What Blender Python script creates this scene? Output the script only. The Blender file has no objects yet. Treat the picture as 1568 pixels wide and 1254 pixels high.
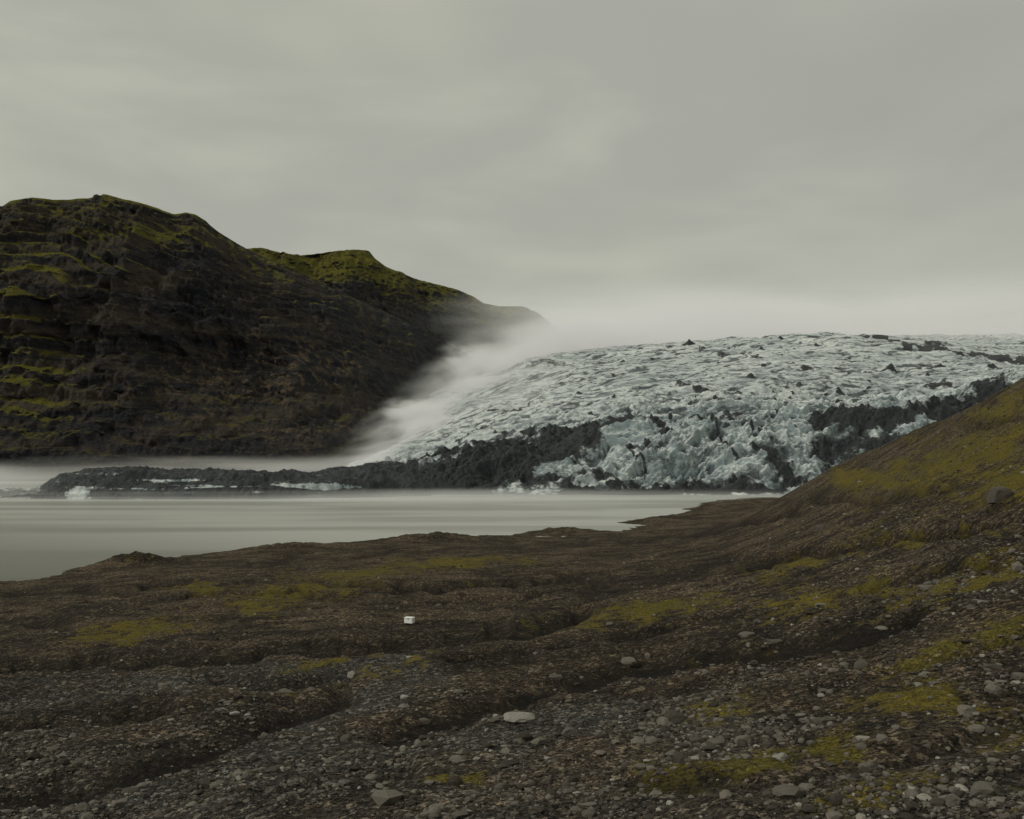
import bpy, bmesh, math, time
import numpy as np
from mathutils import Vector
T0=time.time()
rng=np.random.RandomState(7)
F=1524.0; CX=784.0; HY=680.0; H=40.0
def W(px,py,d):
    return np.array([(px-CX)/F*d, d, H+(HY-py)/F*d])
sc=bpy.context.scene

# ---------------------------------------------------------------- noise
_p=rng.permutation(256); PERM=np.concatenate([_p,_p,_p]).astype(np.int32)
_a=rng.rand(256)*2*np.pi; GX=np.cos(_a); GY=np.sin(_a)
def perlin(x,y,seed=0):
    x=x+seed*17.31; y=y+seed*9.77
    xi=np.floor(x).astype(np.int64); yi=np.floor(y).astype(np.int64)
    xf=x-xi; yf=y-yi; X=xi&255; Y=yi&255; X1=(X+1)&255; Y1=(Y+1)&255
    u=xf*xf*xf*(xf*(xf*6-15)+10); v=yf*yf*yf*(yf*(yf*6-15)+10)
    def g(a,b,fx,fy):
        h=PERM[PERM[a]+b]; return GX[h]*fx+GY[h]*fy
    n0=g(X,Y,xf,yf); n1=g(X1,Y,xf-1,yf); n2=g(X,Y1,xf,yf-1); n3=g(X1,Y1,xf-1,yf-1)
    a=n0+u*(n1-n0); b=n2+u*(n3-n2)
    return (a+v*(b-a))*1.5
def fbm(x,y,o=4,seed=0,gain=.5):
    s=0;a=1;t=0
    for i in range(o):
        s=s+a*perlin(x*2**i,y*2**i,seed+i); t+=a; a*=gain
    return s/t
def ridged(x,y,o=4,seed=0,gain=.5):
    s=0;a=1;t=0
    for i in range(o):
        s=s+a*(1-np.abs(perlin(x*2**i,y*2**i,seed+i))*1.6); t+=a; a*=gain
    return s/t
def sstep(a,b,x):
    t=np.clip((x-a)/(b-a),0,1); return t*t*(3-2*t)
def tps(pts,vals,lam=1e-4):
    pts=np.array(pts,float); n=len(pts)
    def U(r2): return np.where(r2>1e-12, r2*np.log(r2+1e-12),0)
    d=((pts[:,None]-pts[None])**2).sum(-1)
    A=np.zeros((n+3,n+3)); A[:n,:n]=U(d)+lam*np.eye(n)
    P=np.hstack([np.ones((n,1)),pts]); A[:n,n:]=P; A[n:,:n]=P.T
    b=np.zeros(n+3); b[:n]=vals
    w=np.linalg.solve(A,b)
    def ev(x,y):
        s=w[n]+w[n+1]*x+w[n+2]*y
        for i in range(n):
            s=s+w[i]*U((x-pts[i,0])**2+(y-pts[i,1])**2)
        return s
    return ev
def pdist(px,py,path,ys=1.0):
    best=np.full(px.shape,1e9)
    for (a,b),(c,d) in zip(path[:-1],path[1:]):
        vx=c-a; vy=(d-b)*ys; L=vx*vx+vy*vy+1e-9
        t=np.clip(((px-a)*vx+(py-b)*ys*vy)/L,0,1)
        q=np.hypot(px-a-t*vx,(py-b)*ys-t*vy); best=np.minimum(best,q)
    return best
def blob(px,py,cx,cy,rx,ry,ang=0):
    c=math.cos(math.radians(ang)); s=math.sin(math.radians(ang))
    u=(px-cx)*c-(py-cy)*s; v=(px-cx)*s+(py-cy)*c
    return np.exp(-((u/rx)**2+(v/ry)**2))
# ---------------------------------------------------------------- mesh helpers
def mesh_from(name,V,faces,attrs=None,smooth=True):
    V=np.ascontiguousarray(V,dtype=np.float32); faces=np.ascontiguousarray(faces,dtype=np.int32)
    k=faces.shape[1]
    me=bpy.data.meshes.new(name)
    me.vertices.add(len(V)); me.vertices.foreach_set('co',V.ravel())
    me.loops.add(faces.size); me.loops.foreach_set('vertex_index',faces.ravel())
    me.polygons.add(len(faces)); me.polygons.foreach_set('loop_start',np.arange(0,faces.size,k,dtype=np.int32))
    me.polygons.foreach_set('use_smooth',np.full(len(faces),smooth))
    me.update(calc_edges=True)
    for n,v in (attrs or {}).items():
        a=me.attributes.new(n,'FLOAT','POINT'); a.data.foreach_set('value',np.ascontiguousarray(v,dtype=np.float32).ravel())
    ob=bpy.data.objects.new(name,me); sc.collection.objects.link(ob)
    return ob
def grid_obj(name,X,Y,Z,attrs=None):
    r,c=X.shape
    V=np.stack([X,Y,Z],-1).reshape(-1,3)
    i=np.arange(r*c).reshape(r,c)
    f=np.stack([i[:-1,:-1],i[:-1,1:],i[1:,1:],i[1:,:-1]],-1).reshape(-1,4)
    return mesh_from(name,V,f,attrs)
# ---------------------------------------------------------------- node helpers
class M:
    def __init__(s,name,rough=.9,spec=.3):
        s.m=bpy.data.materials.new(name); s.m.use_nodes=True; s.nt=s.m.node_tree
        s.b=s.nt.nodes['Principled BSDF']; s.b.inputs['Roughness'].default_value=rough
        s.b.inputs['Specular IOR Level'].default_value=spec
        s.tc=s.nt.nodes.new('ShaderNodeTexCoord').outputs['Object']
    def new(s,t,**k):
        n=s.nt.nodes.new(t)
        for a,b in k.items(): setattr(n,a,b)
        return n
    def link(s,a,b): s.nt.links.new(a,b)
    def setin(s,inp,v):
        if isinstance(v,bpy.types.NodeSocket): s.link(v,inp)
        else:
            if isinstance(v,tuple) and len(v)==3 and inp.type=='RGBA': v=(*v,1)
            inp.default_value=v
    def map(s,scale=(1,1,1),rot=(0,0,0),vec=None):
        n=s.new('ShaderNodeMapping'); s.link(vec or s.tc,n.inputs['Vector'])
        n.inputs['Scale'].default_value=scale; n.inputs['Rotation'].default_value=rot
        return n.outputs[0]
    def noise(s,scale,detail=4,rough=.55,vec=None,dist=0,color=False):
        n=s.new('ShaderNodeTexNoise'); s.link(vec or s.tc,n.inputs['Vector'])
        n.inputs['Scale'].default_value=scale; n.inputs['Detail'].default_value=detail
        n.inputs['Roughness'].default_value=rough; n.inputs['Distortion'].default_value=dist
        return n.outputs['Color' if color else 'Fac']
    def vor(s,scale,out='Distance',feature='F1',vec=None):
        n=s.new('ShaderNodeTexVoronoi',feature=feature); s.link(vec or s.tc,n.inputs['Vector'])
        n.inputs['Scale'].default_value=scale; return n.outputs[out]
    def attr(s,name):
        return s.new('ShaderNodeAttribute',attribute_name=name).outputs['Fac']
    def math(s,op,a,b=0.0,c=None,clamp=False):
        n=s.new('ShaderNodeMath',operation=op,use_clamp=clamp); s.setin(n.inputs[0],a); s.setin(n.inputs[1],b)
        if c is not None: s.setin(n.inputs[2],c)
        return n.outputs[0]
    def ramp(s,v,a,b,oa=0.0,ob=1.0):
        n=s.new('ShaderNodeMapRange',interpolation_type='SMOOTHSTEP'); s.setin(n.inputs['Value'],v)
        if a>b: a,b,oa,ob=b,a,ob,oa
        n.inputs['From Min'].default_value=a; n.inputs['From Max'].default_value=b
        n.inputs['To Min'].default_value=oa; n.inputs['To Max'].default_value=ob
        return n.outputs[0]
    def mix(s,f,a,b,mode='MIX'):
        n=s.new('ShaderNodeMix',data_type='RGBA',blend_type=mode)
        s.setin(n.inputs[0],f); s.setin(n.inputs[6],a); s.setin(n.inputs[7],b)
        return n.outputs[2]
    def bump(s,h,dist,strength=1.0,prev=None):
        n=s.new('ShaderNodeBump'); s.setin(n.inputs['Height'],h); n.inputs['Distance'].default_value=dist
        n.inputs['Strength'].default_value=strength
        if prev: s.link(prev,n.inputs['Normal'])
        return n.outputs[0]
    def grey(s,v):
        cc=s.new('ShaderNodeCombineColor'); [s.link(v,cc.inputs[i]) for i in range(3)]; return cc.outputs[0]
    def out(s,col,nrm=None):
        s.setin(s.b.inputs['Base Color'],col)
        if nrm: s.link(nrm,s.b.inputs['Normal'])
        return s.m

# ================================================================ FOREGROUND MORAINE
FC={-400:[(1254,50),(1110,75),(1010,115),(950,170),(920,230),(900,275),(879,330),(767,800)],
 0:[(1650,25),(1254,45),(1110,70),(1010,110),(950,160),(915,220),(890,290),(864,360),(767,800)],
 400:[(1600,24),(1254,40),(1120,60),(1020,92),(950,140),(900,200),(865,290),(843,374),(826,450),(767,800)],
 784:[(1600,22),(1254,36),(1100,60),(1000,92),(950,125),(900,180),(850,290),(820,435),(806,520),(767,800)],
 1000:[(1254,33),(1100,54),(1000,80),(930,120),(880,180),(840,290),(798,517),(783,620),(767,850)],
 1180:[(1550,21),(1254,31),(1100,48),(980,75),(900,110),(840,170),(800,270),(780,400),(762,720),(764,850)],
 1300:[(1254,30),(1100,45),(960,70),(870,105),(800,155),(750,240),(706,380),(765,520),(769,800)],
 1430:[(1254,29),(1090,43),(940,65),(840,95),(760,135),(700,200),(648,300),(699,400),(756,520),(769,800)],
 1568:[(1500,20),(1254,28),(1080,42),(920,60),(800,85),(700,125),(630,170),(578,230),(642,320),(714,450),(765,800)],
 1900:[(1400,20),(1200,28),(900,50),(700,80),(560,130),(480,200),(480,300),(600,500),(760,800)],
 2300:[(1400,20),(1150,28),(850,50),(620,80),(480,130),(400,200),(430,300),(600,500),(760,800)]}
P=[];Vv=[]
for px,l in FC.items():
    for py,d in l: P.append((px/500.0,math.log(d)*1.6)); Vv.append(py)
fore_t=tps(P,np.array(Vv,float)/300.0,1e-3)
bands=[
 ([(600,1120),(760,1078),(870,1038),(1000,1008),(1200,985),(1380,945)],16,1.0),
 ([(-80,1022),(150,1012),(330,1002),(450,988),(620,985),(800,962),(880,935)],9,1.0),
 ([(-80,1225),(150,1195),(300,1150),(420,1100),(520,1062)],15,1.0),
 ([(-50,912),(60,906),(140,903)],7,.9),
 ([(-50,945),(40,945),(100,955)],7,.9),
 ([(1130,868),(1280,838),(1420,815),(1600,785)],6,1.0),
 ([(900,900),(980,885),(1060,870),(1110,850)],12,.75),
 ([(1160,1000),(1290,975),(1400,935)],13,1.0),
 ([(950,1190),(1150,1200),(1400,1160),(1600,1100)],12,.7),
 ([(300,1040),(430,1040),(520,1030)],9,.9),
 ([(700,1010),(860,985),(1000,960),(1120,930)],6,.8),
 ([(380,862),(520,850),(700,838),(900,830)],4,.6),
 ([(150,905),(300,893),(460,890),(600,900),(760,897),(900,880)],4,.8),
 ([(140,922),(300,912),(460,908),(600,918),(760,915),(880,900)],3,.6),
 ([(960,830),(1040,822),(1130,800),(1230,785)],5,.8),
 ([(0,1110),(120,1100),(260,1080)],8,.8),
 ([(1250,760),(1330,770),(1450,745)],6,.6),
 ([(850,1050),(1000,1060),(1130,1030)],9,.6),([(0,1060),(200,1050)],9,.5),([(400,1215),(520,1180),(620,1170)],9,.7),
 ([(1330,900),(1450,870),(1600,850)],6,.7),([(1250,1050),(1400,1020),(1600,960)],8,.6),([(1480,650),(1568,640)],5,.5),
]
mossb=[(560,878,110,12,4),(395,930,50,14,5),(200,968,110,14,8),(1350,742,45,14,0),(1300,728,40,12,0),(1390,712,50,10,20),
 (1250,850,110,10,12),(1400,822,90,9,8),(1000,930,110,13,10),(640,1012,40,8,20),(560,1030,30,6,20),(1450,1000,90,22,25),
 (1400,1070,70,30,0),(1160,1165,90,16,5),(1280,1150,60,14,0),(1350,1205,70,18,0),(1010,1190,60,14,0),(1540,960,60,22,20),
 (1500,690,110,30,25),(1450,720,110,20,20),(1560,740,90,20,10),(1230,920,50,14,10),(700,1190,60,8,0),(500,1010,80,7,15),(1080,1085,80,12,10),(420,1050,50,5,0),
 (1500,880,80,20,20),(1330,900,60,12,20),(860,950,60,8,0),(1100,1000,70,8,10),(300,900,60,6,0),(1560,1120,60,30,0),(450,905,120,12,5),(700,860,120,7,0),(1540,620,60,15,25)]
def fore(px,d):
    pb=fore_t(px/500.0,np.log(d)*1.6)*300.0
    x=(px-CX)/F*d; z=H+(HY-pb)/F*d
    wpx=px+22*fbm(px/90,pb/40,3,51); wpy=pb+11*fbm(px/70,pb/30,4,61)
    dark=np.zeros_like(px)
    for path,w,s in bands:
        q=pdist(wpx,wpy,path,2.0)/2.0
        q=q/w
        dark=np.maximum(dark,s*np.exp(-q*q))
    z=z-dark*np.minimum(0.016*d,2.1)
    am=sstep(0,3,z+3)
    z=z+am*(1.0*fbm(x/55,d/55,3,1)*sstep(60,200,d)+0.6*fbm(x/17,d/17,3,5)+0.45*(ridged(x/9,d/6,3,7)-.6)+0.22*fbm(x/4,d/4,3,9)*sstep(600,120,d)+0.06*fbm(x/.9,d/.9,2,14)*sstep(120,40,d))
    for (kx,ky,kr,kh) in [(-122,322,6,3.0),(-131,318,9,1.3),(-112,324,7,1.2),(-86,372,9,1.6),(-75,380,12,1.2),(-40,398,12,1.8),(-28,402,9,1.9),(-12,412,10,1.2),(18,446,10,2.0),(28,452,8,1.3),(66,506,8,1.7),(78,515,10,2.2),(90,545,9,1.6),(118,610,8,1.6),(-100,352,14,1.0),(140,620,6,2.2),(150,640,5,2.5),(160,655,6,2.2)]:
        r=np.hypot((x-kx)/1.8,d-ky)/kr
        z=z+kh*np.exp(-r**2*1.2)*(1+.45*fbm(x/4,d/4,3,33))
    return x,z,pb,dark
pxs=np.linspace(-520,2200,1150)
ds=np.concatenate([np.exp(np.linspace(math.log(19),math.log(330),760)),np.exp(np.linspace(math.log(331.5),math.log(900),200))])
PX,D=np.meshgrid(pxs,ds)
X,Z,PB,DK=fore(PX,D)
ms=np.zeros_like(PX)
wx=PX+70*fbm(PX/50,PB/22,4,71,.6); wy=PB+20*fbm(PX/50,PB/22,4,73,.6)
for cx,cy,rx,ry,a in mossb: ms=np.maximum(ms,1.02*blob(wx,wy,cx,cy,rx*1.2,ry*1.3,a))
ms=np.clip(ms+0.30*sstep(700,1400,PX)*sstep(-.2,.5,fbm(PX/90,PB/30,3,81)+.1),0,1.15)
ms=np.maximum(ms,(.40+.45*fbm(PX/60,PB/20,3,83))*sstep(1150,1400,PX)*sstep(900,740,PB))
ms=np.maximum(ms,.2*sstep(1010,930,PB))
gr=np.zeros_like(PX)
for path,w in [([(-80,1075),(200,1050),(400,1030),(620,1008)],20),([(380,1150),(480,1105),(650,1040)],24),([(300,1230),(550,1160),(800,1120),(1100,1090)],30),([(-50,1260),(300,1200),(500,1130)],20)]:
    q=pdist(wx,wy,path,2)/2/w; gr=np.maximum(gr,np.exp(-q*q))
gr=np.maximum(gr,.4*sstep(1060,1220,PB))
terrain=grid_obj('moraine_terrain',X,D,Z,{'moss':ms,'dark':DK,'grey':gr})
m=M('moraine_gravel',.95,.15)
n1=m.noise(.06,6,.6); n2=m.noise(.4,6,.68); n3=m.noise(3.0,5,.7); n0=m.noise(.13,5,.6,m.map((.6,1.6,1),(0,0,.3)))
v1=m.vor(7.5,'Color'); v1d=m.vor(7.5); v2=m.vor(3.0,'Color'); v2d=m.vor(3.0)
col=m.mix(m.ramp(n1,.38,.62),(.036,.028,.019),(.084,.063,.041))
col=m.mix(m.ramp(n0,.46,.60,0,.85),col,(.020,.0155,.012))
col=m.mix(m.ramp(n2,.5,.72,0,.6),col,(.105,.083,.056))
col=m.mix(m.math('MULTIPLY',m.attr('grey'),m.ramp(n2,.3,.6,.3,.9)),col,(.064,.062,.057))
sep=m.new('ShaderNodeSeparateColor'); m.link(v1,sep.inputs[0]); sp2=m.new('ShaderNodeSeparateColor'); m.link(v2,sp2.inputs[0])
col=m.mix(.9,col,m.grey(m.ramp(sep.outputs[0],.0,1,.2,2.1)),'MULTIPLY')
col=m.mix(.85,col,m.grey(m.ramp(sp2.outputs[1],.6,1,.72,3.0)),'MULTIPLY')
mm=m.math('ADD',m.attr('moss'),m.math('MULTIPLY',m.math('SUBTRACT',n2,.5),2.8))
mm=m.math('ADD',mm,m.math('MULTIPLY',m.math('SUBTRACT',n3,.5),2.2))
mm=m.math('ADD',mm,m.math('MULTIPLY',m.math('SUBTRACT',n0,.5),1.2))
mcol=m.mix(m.ramp(n1,.35,.65),(.205,.158,.018),(.135,.118,.015)); mcol=m.mix(m.ramp(n3,.35,.65,0,.6),mcol,(.085,.064,.017))
mcol=m.mix(.6,mcol,m.grey(m.ramp(sep.outputs[0],.0,1,.4,1.6)),'MULTIPLY')
col=m.mix(m.ramp(mm,.45,.98,0,.88),col,mcol)
col=m.mix(m.math('MULTIPLY',m.attr('dark'),m.ramp(n3,.3,.6,.8,.97)),col,(.010,.0075,.006))  # hollow bands of dark sand, colour blackened further to deepen their shadows
h=m.math('ADD',m.math('MULTIPLY',v1d,-.5),m.math('MULTIPLY',v2d,-.6)); 
nb=m.bump(h,.2,.9); nb=m.bump(n3,.4,.85,nb); nb=m.bump(n2,1.6,.8,nb)
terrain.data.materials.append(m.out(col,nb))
print('fore',time.time()-T0)

# ---------------------------------------------------------------- stones
def ico(sub):
    bm=bmesh.new(); bmesh.ops.create_icosphere(bm,subdivisions=sub,radius=1)
    v=np.array([x.co[:] for x in bm.verts]); f=np.array([[q.index for q in p.verts] for p in bm.faces]); bm.free(); return v,f
def rockvar(sub,n,rough=.28):
    v,f=ico(sub); out=[]
    for i in range(n):
        u=v.copy()
        for k in range(7):
            nn=rng.randn(3); nn/=np.linalg.norm(nn); dd=.5+.35*rng.rand()
            q=u@nn-dd; u=u-np.where(q>0,q,0)[:,None]*nn*.95
        u*=1+rough*.35*rng.randn(len(u),1)*.4
        out.append(u)
    return out,f
def stones(n,dmin,dmax,sub,szf,sg=.5,pxr=(-350,1950)):
    px=rng.uniform(*pxr,n*2); d=np.exp(rng.uniform(math.log(dmin),math.log(dmax),n*2))
    x,z,pb,dk=fore(px,d)
    den=sstep(-.25,.4,fbm(x/7,d/7,3,91)+.6*fbm(x/30,d/30,2,95))*.95+.05
    den*=.4+.6*sstep(950,1150,pb)+.35*sstep(800,1300,px)
    den*=1-.85*dk
    keep=(rng.rand(len(px))<den)&(z>.4); px,d,x,z=px[keep][:n],d[keep][:n],x[keep][:n],z[keep][:n]
    k=len(x); var,f=rockvar(sub,24); nv=len(var[0])
    s=szf*np.exp(sg*rng.randn(k))*(1+d/170); s=np.clip(s,.015,.6)
    V=np.empty((k,nv,3)); idx=rng.randint(0,24,k)
    va=np.array(var)[idx]
    sx=rng.uniform(.75,1.4,(k,3)); sx[:,2]*=.62; va=va*sx[:,None,:]*s[:,None,None]
    a=rng.rand(k)*2*np.pi; c,si=np.cos(a)[:,None],np.sin(a)[:,None]
    V[:,:,0]=va[:,:,0]*c-va[:,:,1]*si+x[:,None]; V[:,:,1]=va[:,:,0]*si+va[:,:,1]*c+d[:,None]
    V[:,:,2]=va[:,:,2]+z[:,None]+.15*s[:,None]
    FF=(f[None]+(np.arange(k)*nv)[:,None,None]).reshape(-1,3)
    return V.reshape(-1,3),FF,np.repeat(rng.rand(k),nv)
rm=M('stone',.9,.25)
at=rm.attr('rnd'); nn=rm.noise(6,5,.65)
rc=rm.mix(rm.ramp(at,.1,.9),(.036,.030,.024),(.145,.130,.108)); rc=rm.mix(rm.ramp(at,.93,1.0),rc,(.30,.285,.25))
rc=rm.mix(rm.ramp(nn,.5,.75,0,.6),rc,(.065,.053,.024))
rockmat=rm.out(rc,rm.bump(nn,.05,.6))
a=stones(11000,22,80,2,.062,.6); b=stones(50000,24,260,1,.052,.58)
V=np.vstack([a[0],b[0]]); FF=np.vstack([a[1],b[1]+len(a[0])]); R=np.concatenate([a[2],b[2]])
ob=mesh_from('gravel_stones',V,FF,{'rnd':R},False); ob.data.materials.append(rockmat)
print('stones',time.time()-T0)
def find_d(px,py):
    dd=np.exp(np.linspace(math.log(24),math.log(800),1500)); x,z,pb,dk=fore(np.full_like(dd,px),dd)
    pv=HY-(z-H)/dd*F
    i=np.argmax(pv<=py); return dd[i],x[i],z[i]
for (px,py,w,hh,r) in [(795,1103,46,14,.97),(960,1016,26,14,.8),(1140,1138,26,14,.7),(1510,1215,60,26,.6),(1478,1092,34,14,.9),(1531,768,38,26,.45),
    (1255,812,18,10,.5),(1418,902,26,10,.7),(1195,1163,24,12,.97),(1030,1105,40,18,.3),(1450,1228,34,16,.8),(797,1140,22,12,.5),(850,1040,20,9,.5),(1145,975,26,10,.6),(700,1165,22,9,.8),(1600,1180,40,18,.6),(1330,1180,30,14,.6),(650,1105,20,8,.6)]:
    d,x,z=find_d(px,py); s=w/F*d/2; hz=hh/F*d/2*1.25
    var,f=rockvar(3,1,.05); v=var[0]
    nz=fbm(v[:,0]*1.5+px,v[:,1]*1.5+v[:,2],3,3); v=v*(1+.25*nz[:,None])*1.15
    v=v*np.array([s,s*.85,hz]); 
    o=mesh_from('boulder',v,f,{'rnd':np.full(len(v),r)},False); o.location=(x,d,z+hz*.22); o.data.materials.append(rockmat)

# ================================================================ MOUNTAIN
def ip(x,tab): tab=np.array(tab,float); return np.interp(x,tab[:,0],tab[:,1])
def smo(f,w=10):
    k=np.hanning(2*w+1); k/=k.sum(); return np.convolve(np.pad(f,w,mode='edge'),k,'valid')
m=M('mountain_rock',.95,.1)
g=m.new('ShaderNodeNewGeometry'); sx=m.new('ShaderNodeSeparateXYZ'); m.link(g.outputs['Normal'],sx.inputs[0]); nz=sx.outputs[2]
sv=m.map((.004,.004,.05),(.03,.05,0)); st=m.noise(1,6,.7,sv,.6)
vv=m.map((.035,.01,.006)); vs=m.noise(1,5,.6,vv)
n1=m.noise(.012,6,.65); n2=m.noise(.06,7,.72); n3=m.noise(.25,5,.75); n4=m.noise(.11,5,.7); n5=m.noise(.006,5,.6)
col=m.mix(m.ramp(st,.42,.58),(.036,.037,.043),(.100,.083,.066))
col=m.mix(m.ramp(n5,.48,.60,0,.6),col,(.035,.038,.047))
col=m.mix(m.math('MULTIPLY',m.ramp(vs,.42,.6,0,.85),m.attr('cliff')),col,(.018,.020,.027))
col=m.mix(m.math('MULTIPLY',m.ramp(n2,.52,.62),m.math('ADD',m.attr('tan'),.2)),col,(.22,.16,.105))
col=m.mix(m.ramp(n3,.56,.70,0,.7),col,(.19,.165,.13))
col=m.mix(m.ramp(n3,.47,.32,0,.75),col,(.014,.014,.017))
col=m.mix(m.math('MULTIPLY',m.attr('blue'),m.ramp(n1,.4,.6,.4,.9)),col,(.052,.062,.076))
mk=m.math('ADD',m.attr('moss'),m.math('MULTIPLY',m.math('SUBTRACT',nz,.75),1.0))
mk=m.math('ADD',mk,m.math('MULTIPLY',m.math('SUBTRACT',n4,.5),1.4))
mk=m.math('ADD',mk,m.math('MULTIPLY',m.math('SUBTRACT',n1,.5),1.1))
gc=m.mix(m.ramp(n1,.35,.65),(.225,.212,.034),(.150,.136,.034)); gc=m.mix(m.ramp(n3,.4,.7,0,.5),gc,(.08,.072,.028))
col=m.mix(m.ramp(mk,.45,.92,0,.95),col,gc)
nb=m.bump(n2,20,1.0); nb=m.bump(n3,7,1.0,nb); nb=m.bump(st,8,.6,nb)
mtmat=m.out(col,nb)
def loft(name,ps,ts,crest,crestd,base,based,kind):
    PX,TT=np.meshgrid(ps,ts)
    cpy=smo(ip(ps,crest),3)[None]; cd=smo(ip(ps,crestd),25)[None]; bpy_=smo(ip(ps,base),20)[None]; bd=smo(ip(ps,based),25)[None]
    bz=H+(HY-bpy_)/F*bd; cz=H+(HY-cpy)/F*cd
    tc=np.clip(TT,0,1)
    if kind=='front':
        pA=np.interp(tc,[0,.12,.3,.40,.46,.6,.75,.9,1],[0,.07,.24,.36,.52,.68,.82,.94,1])
        pB=np.interp(tc,[0,.2,.45,.6,.75,.9,1],[0,.17,.46,.66,.83,.95,1])
        wB=sstep(300,520,PX); p=pA*(1-wB)+pB*wB
    else: p=np.interp(tc,[0,.25,.5,.75,.9,1],[0,.32,.62,.86,.96,1])
    Dm=bd+(cd-bd)*np.minimum(TT,1.8); Zm=bz+(cz-bz)*p; Xm=(PX-CX)/F*Dm
    edge=sstep(0,.06,1-tc); foot=sstep(0,.1,tc)
    u=Xm/170+Dm/700
    gul=ridged(u,Zm/500,4,20,.5)
    Dd=-(gul-.65)*120*foot*edge*(1-.5*tc)*sstep(.08,.4,tc)
    Dd+=-34*fbm(Xm/90,Zm/60,4,27,.6)*foot*edge
    Dd+=-20*ridged(Xm/40+Zm/90,Zm/45,4,29,.6)*foot*edge
    hs=20+8*fbm(Xm/400,Dm/400,2,31)
    zz=Zm+30*fbm(Xm/300,Dm/300,3,35)+.09*Xm+6*fbm(Xm/60,Dm/60,3,38)
    fr=zz/hs-np.floor(zz/hs); brk=sstep(-.5,.15,fbm(Xm/140,Zm/50,3,39))
    ter=(sstep(.45,.95,fr)-fr)*hs
    if kind=='front': tw=sstep(.40,.55,tc)*(1-.75*sstep(400,600,PX))+.25+.4*sstep(250,0,PX)*sstep(.1,.3,tc)
    else: tw=.3+0*tc
    tw=tw*(.35+.65*brk)
    Zm=Zm+ter*np.clip(tw,0,1)*.66*sstep(0,.02,1-tc)
    Zm+=4.5*fbm(Xm/25,Dm/25,4,41)*foot*(.35+.65*edge)+7*fbm(Xm/70,Dm/40,3,44)*foot*(.1+.9*edge)
    back=np.clip(TT-1,0,1); Zm=Zm-back*np.maximum(cz-bz,50)*.5
    Zm=Zm-np.clip(-TT,0,1)*400
    Ym=Dm+Dd
    PV=HY-(Zm-H)/Ym*F; rel=PV-np.broadcast_to(cpy,PV.shape)
    tread=np.clip(1-sstep(.38,.5,fr),0,1)
    if kind=='front':
        gm=np.maximum(1.05*sstep(440,300,PX)*sstep(515,400,PV+.22*PX),.74*sstep(210,40,PX)*sstep(740,600,PV))
        gm=np.maximum(gm,.30)
        cl=blob(PX,PV,290,450,150,42,-8); gm=gm*(1-.75*cl)
        gm=gm+(tread-.5)*.85*np.clip(tw,0,1)*sstep(0,.04,1-tc)
        tan=np.maximum(blob(PX,PV,430,570,200,50,8),.6*blob(PX,PV,470,660,150,25,0)); vc=np.maximum(cl*1.3,blob(PX,PV,200,560,300,40,0)*.7); vc=np.maximum(vc,blob(PX,PV,100,640,200,25,0)*.6)
        blue=.6*sstep(420,620,PX)
    else:
        gm=1.2*sstep(640,520,PX)*sstep(75,25,rel)+.84*sstep(520,640,PX)*sstep(80,20,rel+12*fbm(PX/30,PV/30,2,5))*sstep(860,780,PX)
        gm=np.maximum(gm,.42); tan=0*gm; vc=.5+0*gm; blue=.35+.5*sstep(600,850,PX)
    o=grid_obj(name,Xm,Ym,Zm,{'moss':gm,'tan':tan,'cliff':vc,'blue':blue}); o.data.materials.append(mtmat)
T1=np.concatenate([np.linspace(-.06,1.0,600),np.linspace(1.003,1.8,50)])
loft('mountain',np.linspace(-650,790,1050),T1,
 [(-700,370),(-400,345),(-150,335),(0,318),(15,308),(50,302),(80,306),(110,305),(135,304),(160,297),(185,304),(215,311),(240,318),(265,328),(285,325),(300,329),(315,338),(330,352),(365,374),(400,392),(440,408),(480,428),(540,455),(600,482),(660,512),(710,540),(760,575),(800,610)],
 [(-700,1700),(0,1650),(300,1750),(380,1900),(540,2080),(640,2250),(740,2550),(800,2700)],
 [(-700,738),(0,728),(300,718),(500,706),(580,690),(620,668),(660,635),(700,600),(760,600),(800,640)],
 [(-700,1050),(0,1080),(300,1150),(500,1250),(580,1380),(640,1700),(700,2200),(800,2600)],'front')
T2=np.concatenate([np.linspace(-.06,1.0,260),np.linspace(1.003,1.8,30)])
loft('mountain_ridge',np.linspace(250,955,640),T2,
 [(250,470),(330,400),(370,381),(400,379),(430,387),(460,391),(480,389),(515,384),(550,382),(565,384),(575,396),(590,408),(615,418),(640,428),(700,443),(725,454),(740,464),(765,469),(800,469),(825,480),(860,508),(900,545),(960,585)],
 [(250,2350),(380,2450),(540,2700),(640,2850),(740,3100),(860,3550),(960,3800)],
 [(250,560),(380,520),(480,520),(600,560),(700,590),(780,566),(860,548),(960,600)],
 [(250,2150),(480,2250),(600,2400),(700,2600),(780,2850),(860,3300),(960,3700)],'ridge')
print('mountain',time.time()-T0)

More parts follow.
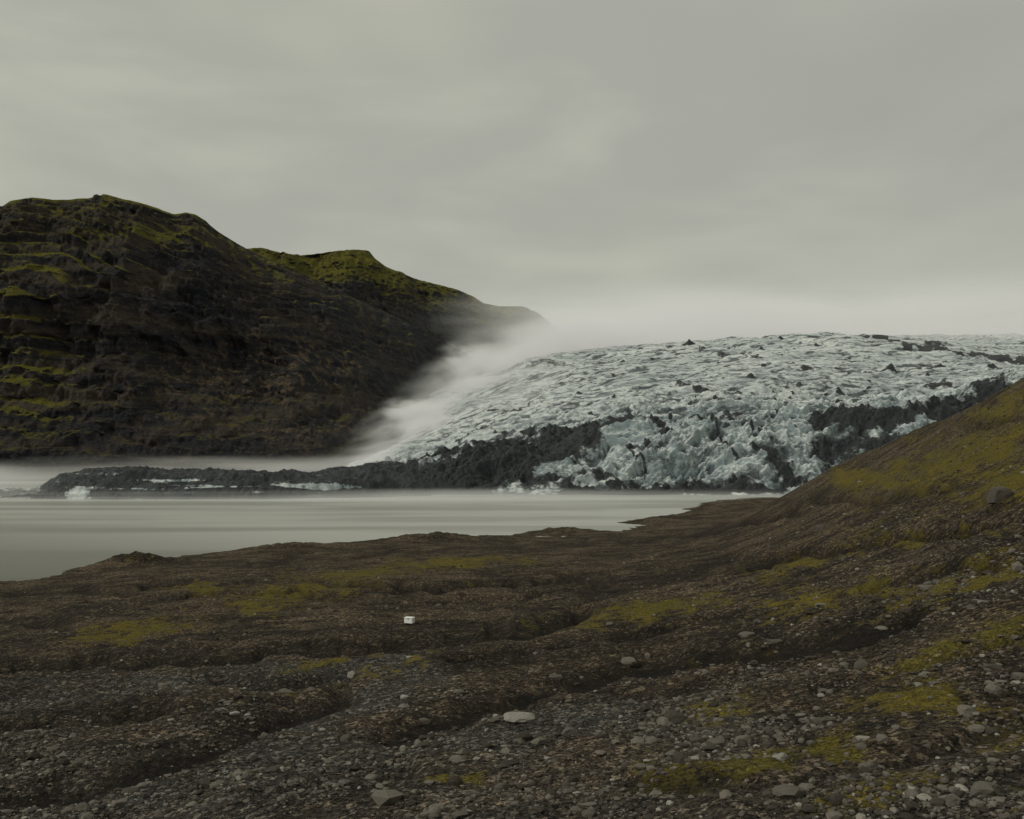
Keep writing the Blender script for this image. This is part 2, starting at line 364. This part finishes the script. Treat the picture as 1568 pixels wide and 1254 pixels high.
# ================================================================ GLACIER
GC={300:[(762,770),(745,900),(735,1300),(730,2000),(720,3500)],
 560:[(765,770),(757,791),(738,830),(730,900),(718,1100),(705,1500),(690,2500),(660,3500)],
 650:[(765,770),(757,791),(725,820),(710,850),(716,900),(700,1050),(672,1300),(645,1600),(610,2200),(580,3500)],
 710:[(765,770),(757,791),(722,820),(696,860),(702,910),(685,1050),(650,1300),(615,1700),(590,2300),(560,3500)],
 784:[(765,770),(757,791),(720,830),(682,880),(686,930),(665,1050),(622,1400),(582,1900),(560,2500),(552,3500)],
 900:[(765,770),(757,791),(715,830),(668,900),(640,1020),(607,1300),(570,1700),(548,2300),(542,3500)],
 1050:[(765,770),(757,791),(715,820),(665,880),(625,1000),(590,1250),(557,1650),(533,2200),(531,3500)],
 1200:[(765,770),(757,791),(715,820),(665,870),(620,1000),(580,1250),(545,1600),(514,2200),(518,3500)],
 1350:[(765,770),(757,791),(715,820),(640,890),(622,960),(590,1250),(550,1600),(518,2100),(525,2500),(517,3500)],
 1480:[(765,770),(700,830),(618,930),(602,1050),(570,1350),(545,1650),(534,1950),(540,2300),(513,3500)],
 1568:[(765,770),(690,830),(582,950),(570,1150),(560,1450),(549,1900),(541,2400),(513,3500)],
 1850:[(765,770),(680,830),(570,950),(560,1150),(540,1500),(528,2500),(512,3500)]}
P=[];Vv=[]
for px,l in GC.items():
    for py,d in l: P.append((px/500.0,math.log(d)*2.2)); Vv.append(py)
gt=tps(P,np.array(Vv,float)/200.0,1e-3)
pxs=np.linspace(380,1800,1300)
ds=np.concatenate([np.linspace(772,1000,380),np.exp(np.linspace(math.log(1000.8),math.log(3500),520))])
PX,D=np.meshgrid(pxs,ds)
PB=gt(PX/500.0,np.log(D)*2.2)*200.0
X=(PX-CX)/F*D; Z=H+(HY-PB)/F*D
ris=sstep(0,12,Z)
wxx=X+30*fbm(X/110,D/110,3,2); wyy=D+30*fbm(X/110,D/110,3,4)
frontw=sstep(1250,880,D); mid=sstep(1700,1050,D)
def rotd(a,x,y):
    c,s=math.cos(math.radians(a)),math.sin(math.radians(a)); return x*c+y*s,-x*s+y*c
U,Vf=rotd(38,wxx,wyy)
r1=fbm(U/95,Vf/38,4,6,.5)
r2=ridged(U/70,Vf/17,3,12,.5)
U2,V2=rotd(-25,wxx,wyy)
r3=ridged(U2/24,V2/14,4,23,.55)
r4=ridged(X/11,D/13,3,27,.5)
Z=Z+ris*(r1*(8+11*frontw+4*mid)+(r2-.62)*(2.0+4.5*frontw+2*mid)+(r3-.62)*(.5+6*frontw+1.0*mid)+(r4-.62)*(2.2*frontw+.5*mid)+(.4+1.0*mid)*fbm(X/9,D/9,3,99))
Z+=ris*sstep(1100,1800,D)*(16*fbm(X/260,D/160,3,55))
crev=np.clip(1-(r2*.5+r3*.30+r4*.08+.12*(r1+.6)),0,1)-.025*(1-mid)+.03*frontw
lines=sstep(.78,.97,ridged(U/150,Vf/34,2,131,.4))*sstep(-.1,.4,fbm(X/140,D/140,2,135)+.15)
dirt=np.zeros_like(PX)
wx=PX+18*fbm(PX/40,PB/18,4,171,.6); wy=PB+9*fbm(PX/40,PB/18,4,173,.6)
for path,w,s in [([(500,752),(620,738),(700,715),(770,702),(830,690),(900,670)],15,1.6),([(540,750),(640,745),(740,735),(800,712)],18,1.6),([(1245,650),(1320,645),(1400,643),(1470,622),(1568,585),(1640,570)],9,1.1),
   ([(1290,512),(1340,519),(1400,528),(1500,545),(1600,556)],3.2,1.1),([(1150,510),(1250,505),(1300,510)],2.0,.6),([(860,754),(1000,752),(1200,748)],5.5,1.2),([(1160,690),(1200,715),(1240,740)],8,.7),([(1260,680),(1320,670),(1380,690)],16,.6),([(1490,600),(1568,585)],8,.8),([(900,668),(960,655),(1010,640)],5,.85),([(740,660),(800,668),(850,680)],3,.6),([(1040,585),(1090,605)],4,.9),
   ([(820,560),(900,556),(960,548)],2,.6),([(900,620),(980,600),(1040,585)],2,.65),([(1100,610),(1180,600),(1260,585)],2,.6),([(700,680),(760,640),(830,610)],2.5,.6),
   ([(1000,545),(1100,538),(1200,545)],1.6,.6),([(1200,560),(1320,572),(1450,560)],1.8,.65),([(860,590),(960,575)],2,.6),([(1060,640),(1160,635)],3,.55),([(760,740),(900,735),(1000,742),(1150,738)],9,.5),([(1380,600),(1450,590),(1520,600)],3,.65),([(960,690),(990,720)],4,.55),([(1090,650),(1130,700)],4,.55)]:
    q=pdist(wx,wy,path,1.0)/w; dirt=np.maximum(dirt,s*np.exp(-q*q))
Z+=ris*np.clip(dirt,0,1)*3*ridged(X/26,D/26,3,66)*sstep(1600,1100,D)
dirt=np.maximum(dirt,.66*lines*(1-.4*frontw))
dirt=dirt+.17*frontw+.16*sstep(.0,.6,fbm(X/200,D/200,3,201))
cones=[(1055,526,9,9),(1150,573,8,6),(1365,566,8,7),(1020,664,11,8),(1135,513,5,5),(1195,520,5,4),(1440,560,6,5),(953,553,6,5),(940,742,10,8),(990,682,6,6),(1090,640,6,5),(1300,546,6,5),(1250,525,5,4),(1100,548,5,4),(885,600,6,5),(1068,742,8,8),(1225,590,6,5),(1420,575,5,5),(1285,600,6,5),(1330,592,5,4),(980,536,6,5),(1545,572,9,9),(1520,560,8,7),(905,630,6,5),(860,640,5,4),(1190,630,5,5),(870,742,8,6),(1470,545,6,5),(1165,530,5,4),(1235,562,4,4)]
for i in range(110):
    cones.append((rng.uniform(880,1560),rng.uniform(520,660),rng.uniform(2,4.5),rng.uniform(1.2,3.4)))
cm=np.zeros_like(PX)
for cx,cy,cw,ch in cones:
    dd=np.exp(np.linspace(math.log(800),math.log(2500),900)); pv=gt(np.full_like(dd,cx)/500,np.log(dd)*2.2)*200
    i=np.argmax(pv<=cy+3); d0=dd[i]; x0=(cx-CX)/F*d0; R=cw/F*d0
    j0,j1=np.searchsorted(ds,[d0-5*R,d0+5*R]); i0,i1=np.searchsorted(pxs,[cx-5*cw,cx+5*cw])
    sl=(slice(j0,j1),slice(i0,i1)); xs=X[sl]-x0; ys=D[sl]-d0
    r=np.hypot(xs,ys*.8)/R*(1+.5*perlin(xs/R*1.3,ys/R*1.3,int(cx)))
    Z[sl]+=np.clip(1-r,0,1)*ch/F*d0*1.3; cm[sl]=np.maximum(cm[sl],sstep(1.3,.7,r))
dirt=np.maximum(dirt,cm*1.15)
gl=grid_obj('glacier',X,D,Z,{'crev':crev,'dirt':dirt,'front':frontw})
def icemat(name,bias):
    m=M(name,.6,.35)
    n1=m.noise(.02,6,.65); n2=m.noise(.09,6,.7); n3=m.noise(.4,5,.7); n4=m.noise(.006,4,.6)
    sv=m.map((.008,.05,.05),(0,0,math.radians(-38))); st=m.noise(1,6,.68,sv,1.2)
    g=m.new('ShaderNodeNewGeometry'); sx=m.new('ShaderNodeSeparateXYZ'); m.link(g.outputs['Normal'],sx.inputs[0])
    col=m.mix(m.ramp(n2,.35,.65),(.74,.77,.74),(.50,.56,.56))
    col=m.mix(m.ramp(n4,.45,.6,0,.4),col,(.43,.49,.49))
    col=m.mix(m.ramp(st,.46,.62,0,.88),col,(.17,.21,.225))
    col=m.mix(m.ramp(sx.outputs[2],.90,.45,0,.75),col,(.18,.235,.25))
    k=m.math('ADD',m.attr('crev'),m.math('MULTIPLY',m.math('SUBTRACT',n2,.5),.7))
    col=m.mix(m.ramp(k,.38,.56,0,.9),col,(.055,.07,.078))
    q=m.math('ADD',m.attr('dirt'),m.math('MULTIPLY',m.math('SUBTRACT',n2,.5),1.6))
    q=m.math('ADD',q,m.math('MULTIPLY',m.math('SUBTRACT',n1,.5),.9)); q=m.math('ADD',q,bias)
    col=m.mix(m.ramp(q,.34,.64,0,.97),col,m.mix(m.ramp(n3,.4,.7),(.010,.012,.015),(.036,.040,.045)))
    nb=m.bump(n2,5,.7); nb=m.bump(n3,1.5,.7,nb)
    return m.out(col,nb)
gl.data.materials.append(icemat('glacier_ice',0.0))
print('glacier',time.time()-T0)

# ---------------------------------------------------------------- dirty ice margin along far shore
pxs=np.linspace(-330,660,900); ds=np.linspace(690,900,260)
PX,D=np.meshgrid(pxs,ds); X=(PX-CX)/F*D
cr=ip(pxs,[(-330,757),(-100,757),(0,760),(50,758),(72,745),(90,731),(130,724),(200,720),(260,724),(330,723),(400,727),(470,724),(530,721),(590,712),(630,716),(660,740)])[None]
hc=40+(680-cr)/F*760
front=722+10*fbm(PX/60,0*PX,3,5)+np.interp(PX,[-330,400,660],[0,0,50])
t=(D-front)
prof=np.where(t<0,sstep(-10,0,t)*.15, .15+.5*sstep(0,14,t)+.35*sstep(18,45,t))*(1-.75*sstep(70,150,t))
Z=-3+(hc+3)*prof
Z+=sstep(-2,10,t)*((ridged(X/40,D/22,4,8)-.6)*9+(ridged(X/9,D/9,3,11)-.6)*2)
dirt=1.05+.9*fbm(X/60,Z/2.2,4,77,.6)
PV=HY-(Z-H)/D*F
for c in [(115,757,26,11,0,1.2),(225,748,60,3,0,.7),(460,745,50,3,-4,.8),(505,744,40,5,0,.9),(330,745,50,2.5,0,.7),(270,735,60,2.5,0,.5)]:
    dirt=dirt-c[5]*blob(PX,PV,*c[:5])
im=grid_obj('dirty_ice_ridge',X,D,Z,{'crev':.27+0*X,'dirt':dirt,'front':1+0*X}); im.data.materials.append(icemat('dirty_ice',-.1))

# ================================================================ LAKE + GROUND
def sheet(name,x0,x1,y0,y1,z):
    V=np.array([[x0,y0,z],[x1,y0,z],[x1,y1,z],[x0,y1,z]],float); return mesh_from(name,V,np.array([[0,1,2,3]]))
lake=sheet('lake_water',-1600,1400,150,1150,0)
m=M('silty_water',.38,.5)
sv=m.map((.0035,.02,1)); st=m.noise(1,4,.5,sv,.3)
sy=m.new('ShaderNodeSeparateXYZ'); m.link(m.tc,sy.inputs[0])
far=m.ramp(m.math('ADD',sy.outputs[1],m.math('MULTIPLY',sy.outputs[0],.5)),170,430)  # water colour lightens with distance, painting in the bright mist
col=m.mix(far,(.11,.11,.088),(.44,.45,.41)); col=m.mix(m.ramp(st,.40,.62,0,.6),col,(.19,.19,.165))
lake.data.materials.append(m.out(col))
gr_=sheet('ground',-12000,12000,-3000,16000,-9)
m=M('gravel_plain',.95,.1); gr_.data.materials.append(m.out(m.mix(m.ramp(m.noise(.01,6),.4,.6),(.04,.035,.03),(.07,.06,.05))))

# ================================================================ WHITE BOX
d,x,z=find_d(627,956)
par=bpy.data.objects.new('white_storage_box',None); sc.collection.objects.link(par); par.location=(x,d,z); par.rotation_euler=(0,0,-.35)
def part(nm,dim,loc,mat,bev=.03):
    bm=bmesh.new(); bmesh.ops.create_cube(bm,size=1)
    for v in bm.verts: v.co=Vector((v.co.x*dim[0],v.co.y*dim[1],v.co.z*dim[2]))
    bmesh.ops.bevel(bm,geom=bm.edges[:],offset=bev,segments=2,affect='EDGES')
    me=bpy.data.meshes.new(nm); bm.to_mesh(me); bm.free(); o=bpy.data.objects.new(nm,me); sc.collection.objects.link(o); o.parent=par; o.location=loc; me.materials.append(mat)
wm=M('white_painted_panel',.5,.4); wmat=wm.out(wm.mix(wm.ramp(wm.noise(3,5),.45,.75,0,.4),(.84,.84,.82),(.7,.68,.64)))
dm=M('dark_metal',.6,.4); dmat=dm.out(dm.mix(dm.noise(8,3),(.03,.03,.03),(.07,.06,.05)))
part('body',(1.15,.75,.62),(0,0,.45),wmat); part('lid',(1.23,.83,.10),(0,0,.815),wmat)
part('skid_left',(.10,.8,.14),(-.42,0,.07),dmat,.01); part('skid_right',(.10,.8,.14),(.42,0,.07),dmat,.01)
part('latch',(.10,.03,.14),(0,-.395,.70),dmat,.005); part('handle',(.03,.22,.05),(-.60,0,.5),dmat,.005)

# ================================================================ FOG
fogp=bpy.data.objects.new('fog_bank',None); sc.collection.objects.link(fogp)
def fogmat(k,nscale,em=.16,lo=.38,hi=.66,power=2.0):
    m=bpy.data.materials.new('fog'); m.use_nodes=True; nt=m.node_tree; nt.nodes.clear(); h=M.__new__(M); h.m=m; h.nt=nt
    tc=nt.nodes.new('ShaderNodeTexCoord'); h.tc=tc.outputs['Object']
    ln=h.new('ShaderNodeVectorMath',operation='LENGTH'); h.link(h.tc,ln.inputs[0])
    r2=h.math('POWER',ln.outputs['Value'],2.0); f=h.math('POWER',h.math('SUBTRACT',1.0,r2,clamp=True),power)
    nn=h.noise(nscale,2,.5,None,.0)
    dn=h.math('MULTIPLY',h.math('MULTIPLY',f,h.ramp(nn,lo,hi,.08,1)),k)
    s=h.new('ShaderNodeVolumeScatter'); s.inputs['Color'].default_value=(.97,.98,.92,1); h.link(dn,s.inputs['Density'])
    e=h.new('ShaderNodeEmission'); e.inputs['Color'].default_value=(1,1,.88,1); h.link(h.math('MULTIPLY',dn,em),e.inputs['Strength'])  # glow added to the fog, standing in for multiple scattering
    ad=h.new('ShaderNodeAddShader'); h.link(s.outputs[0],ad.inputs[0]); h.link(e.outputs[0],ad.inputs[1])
    o=h.new('ShaderNodeOutputMaterial'); h.link(ad.outputs[0],o.inputs['Volume'])
    try: m.cycles.volume_step_rate=1.6
    except Exception: pass
    return m
sv_,sf_=ico(5)
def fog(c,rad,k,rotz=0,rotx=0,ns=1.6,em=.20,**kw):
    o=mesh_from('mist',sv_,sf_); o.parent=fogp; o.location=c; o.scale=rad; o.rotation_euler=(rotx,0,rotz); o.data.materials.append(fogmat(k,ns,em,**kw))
def fogseg(p0,p1,w,hh,k,**kw):
    p0=Vector(p0);p1=Vector(p1);dv=p1-p0; L=dv.length/2*1.25
    fog((p0+p1)/2,(w,L,hh),k,math.atan2(-dv.x,dv.y),math.atan2(dv.z,math.hypot(dv.x,dv.y)),**kw)
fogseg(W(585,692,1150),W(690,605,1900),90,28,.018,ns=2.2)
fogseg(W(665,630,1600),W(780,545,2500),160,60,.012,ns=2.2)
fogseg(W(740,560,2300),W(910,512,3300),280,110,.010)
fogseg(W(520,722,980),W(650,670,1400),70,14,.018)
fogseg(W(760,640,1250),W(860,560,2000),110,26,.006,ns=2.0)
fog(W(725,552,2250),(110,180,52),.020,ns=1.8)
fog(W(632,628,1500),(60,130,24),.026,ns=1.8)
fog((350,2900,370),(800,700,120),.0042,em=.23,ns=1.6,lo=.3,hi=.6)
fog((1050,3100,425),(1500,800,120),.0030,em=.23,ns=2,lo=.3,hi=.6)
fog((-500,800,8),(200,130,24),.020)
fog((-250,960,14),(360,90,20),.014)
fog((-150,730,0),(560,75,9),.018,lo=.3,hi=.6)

# ================================================================ LIGHT, WORLD, CAMERA
w=bpy.data.worlds.new('World'); sc.world=w; w.use_nodes=True; nt=w.node_tree; nt.nodes.clear()
h=M.__new__(M); h.nt=nt; tcn=nt.nodes.new('ShaderNodeTexCoord'); h.tc=tcn.outputs['Generated']
sky=h.new('ShaderNodeTexSky',sky_type='NISHITA'); sky.sun_disc=False
EL=math.radians(40); AZ=math.radians(-112)
sky.sun_elevation=EL; sky.sun_rotation=AZ
sk=h.mix(1.0,sky.outputs[0],(.08,.08,.08),'MULTIPLY')
sx=h.new('ShaderNodeSeparateXYZ'); h.link(h.tc,sx.inputs[0])
mp=h.map((1.0,1.0,2.3),(0.0,.35,0)); c1=h.noise(1.6,3,.5,mp,.4); 
mp2=h.map((1.2,1.2,4),(0,-.3,0)); c2=h.noise(2.2,4,.5,mp2,.3)
base_=h.mix(h.ramp(sx.outputs[2],.07,.22),(.635,.640,.530),(.500,.505,.410))
cl=h.mix(h.ramp(c1,.38,.62,0,.75),base_,(.365,.37,.330)); cl=h.mix(h.ramp(c2,.45,.66,0,.45),cl,(.56,.565,.465))
cl=h.mix(h.math('MULTIPLY',h.ramp(sx.outputs[0],.05,.5),.4),cl,(.32,.32,.30))
fin=h.mix(.96,sk,cl)
bg=h.new('ShaderNodeBackground'); h.link(fin,bg.inputs['Color']); bg.inputs['Strength'].default_value=1.0
o=h.new('ShaderNodeOutputWorld'); h.link(bg.outputs[0],o.inputs['Surface'])
L=bpy.data.lights.new('sun','SUN'); L.energy=1.45; L.angle=math.radians(10.5); L.color=(1,.97,.88)
lo=bpy.data.objects.new('sun',L); sc.collection.objects.link(lo)
dirv=Vector((math.sin(AZ)*math.cos(EL),math.cos(AZ)*math.cos(EL),math.sin(EL)))
lo.rotation_euler=dirv.to_track_quat('Z','Y').to_euler()
cam=bpy.data.cameras.new('camera'); co=bpy.data.objects.new('camera',cam); sc.collection.objects.link(co)
co.location=(0,0,H); co.rotation_euler=(math.radians(90),0,0); cam.sensor_width=36; cam.lens=36*F/1568
cam.shift_y=(HY-627)/1568; cam.clip_start=.5; cam.clip_end=30000; sc.camera=co
sc.view_settings.view_transform='Standard'; sc.view_settings.look='None'; sc.view_settings.exposure=0
print('done',time.time()-T0)
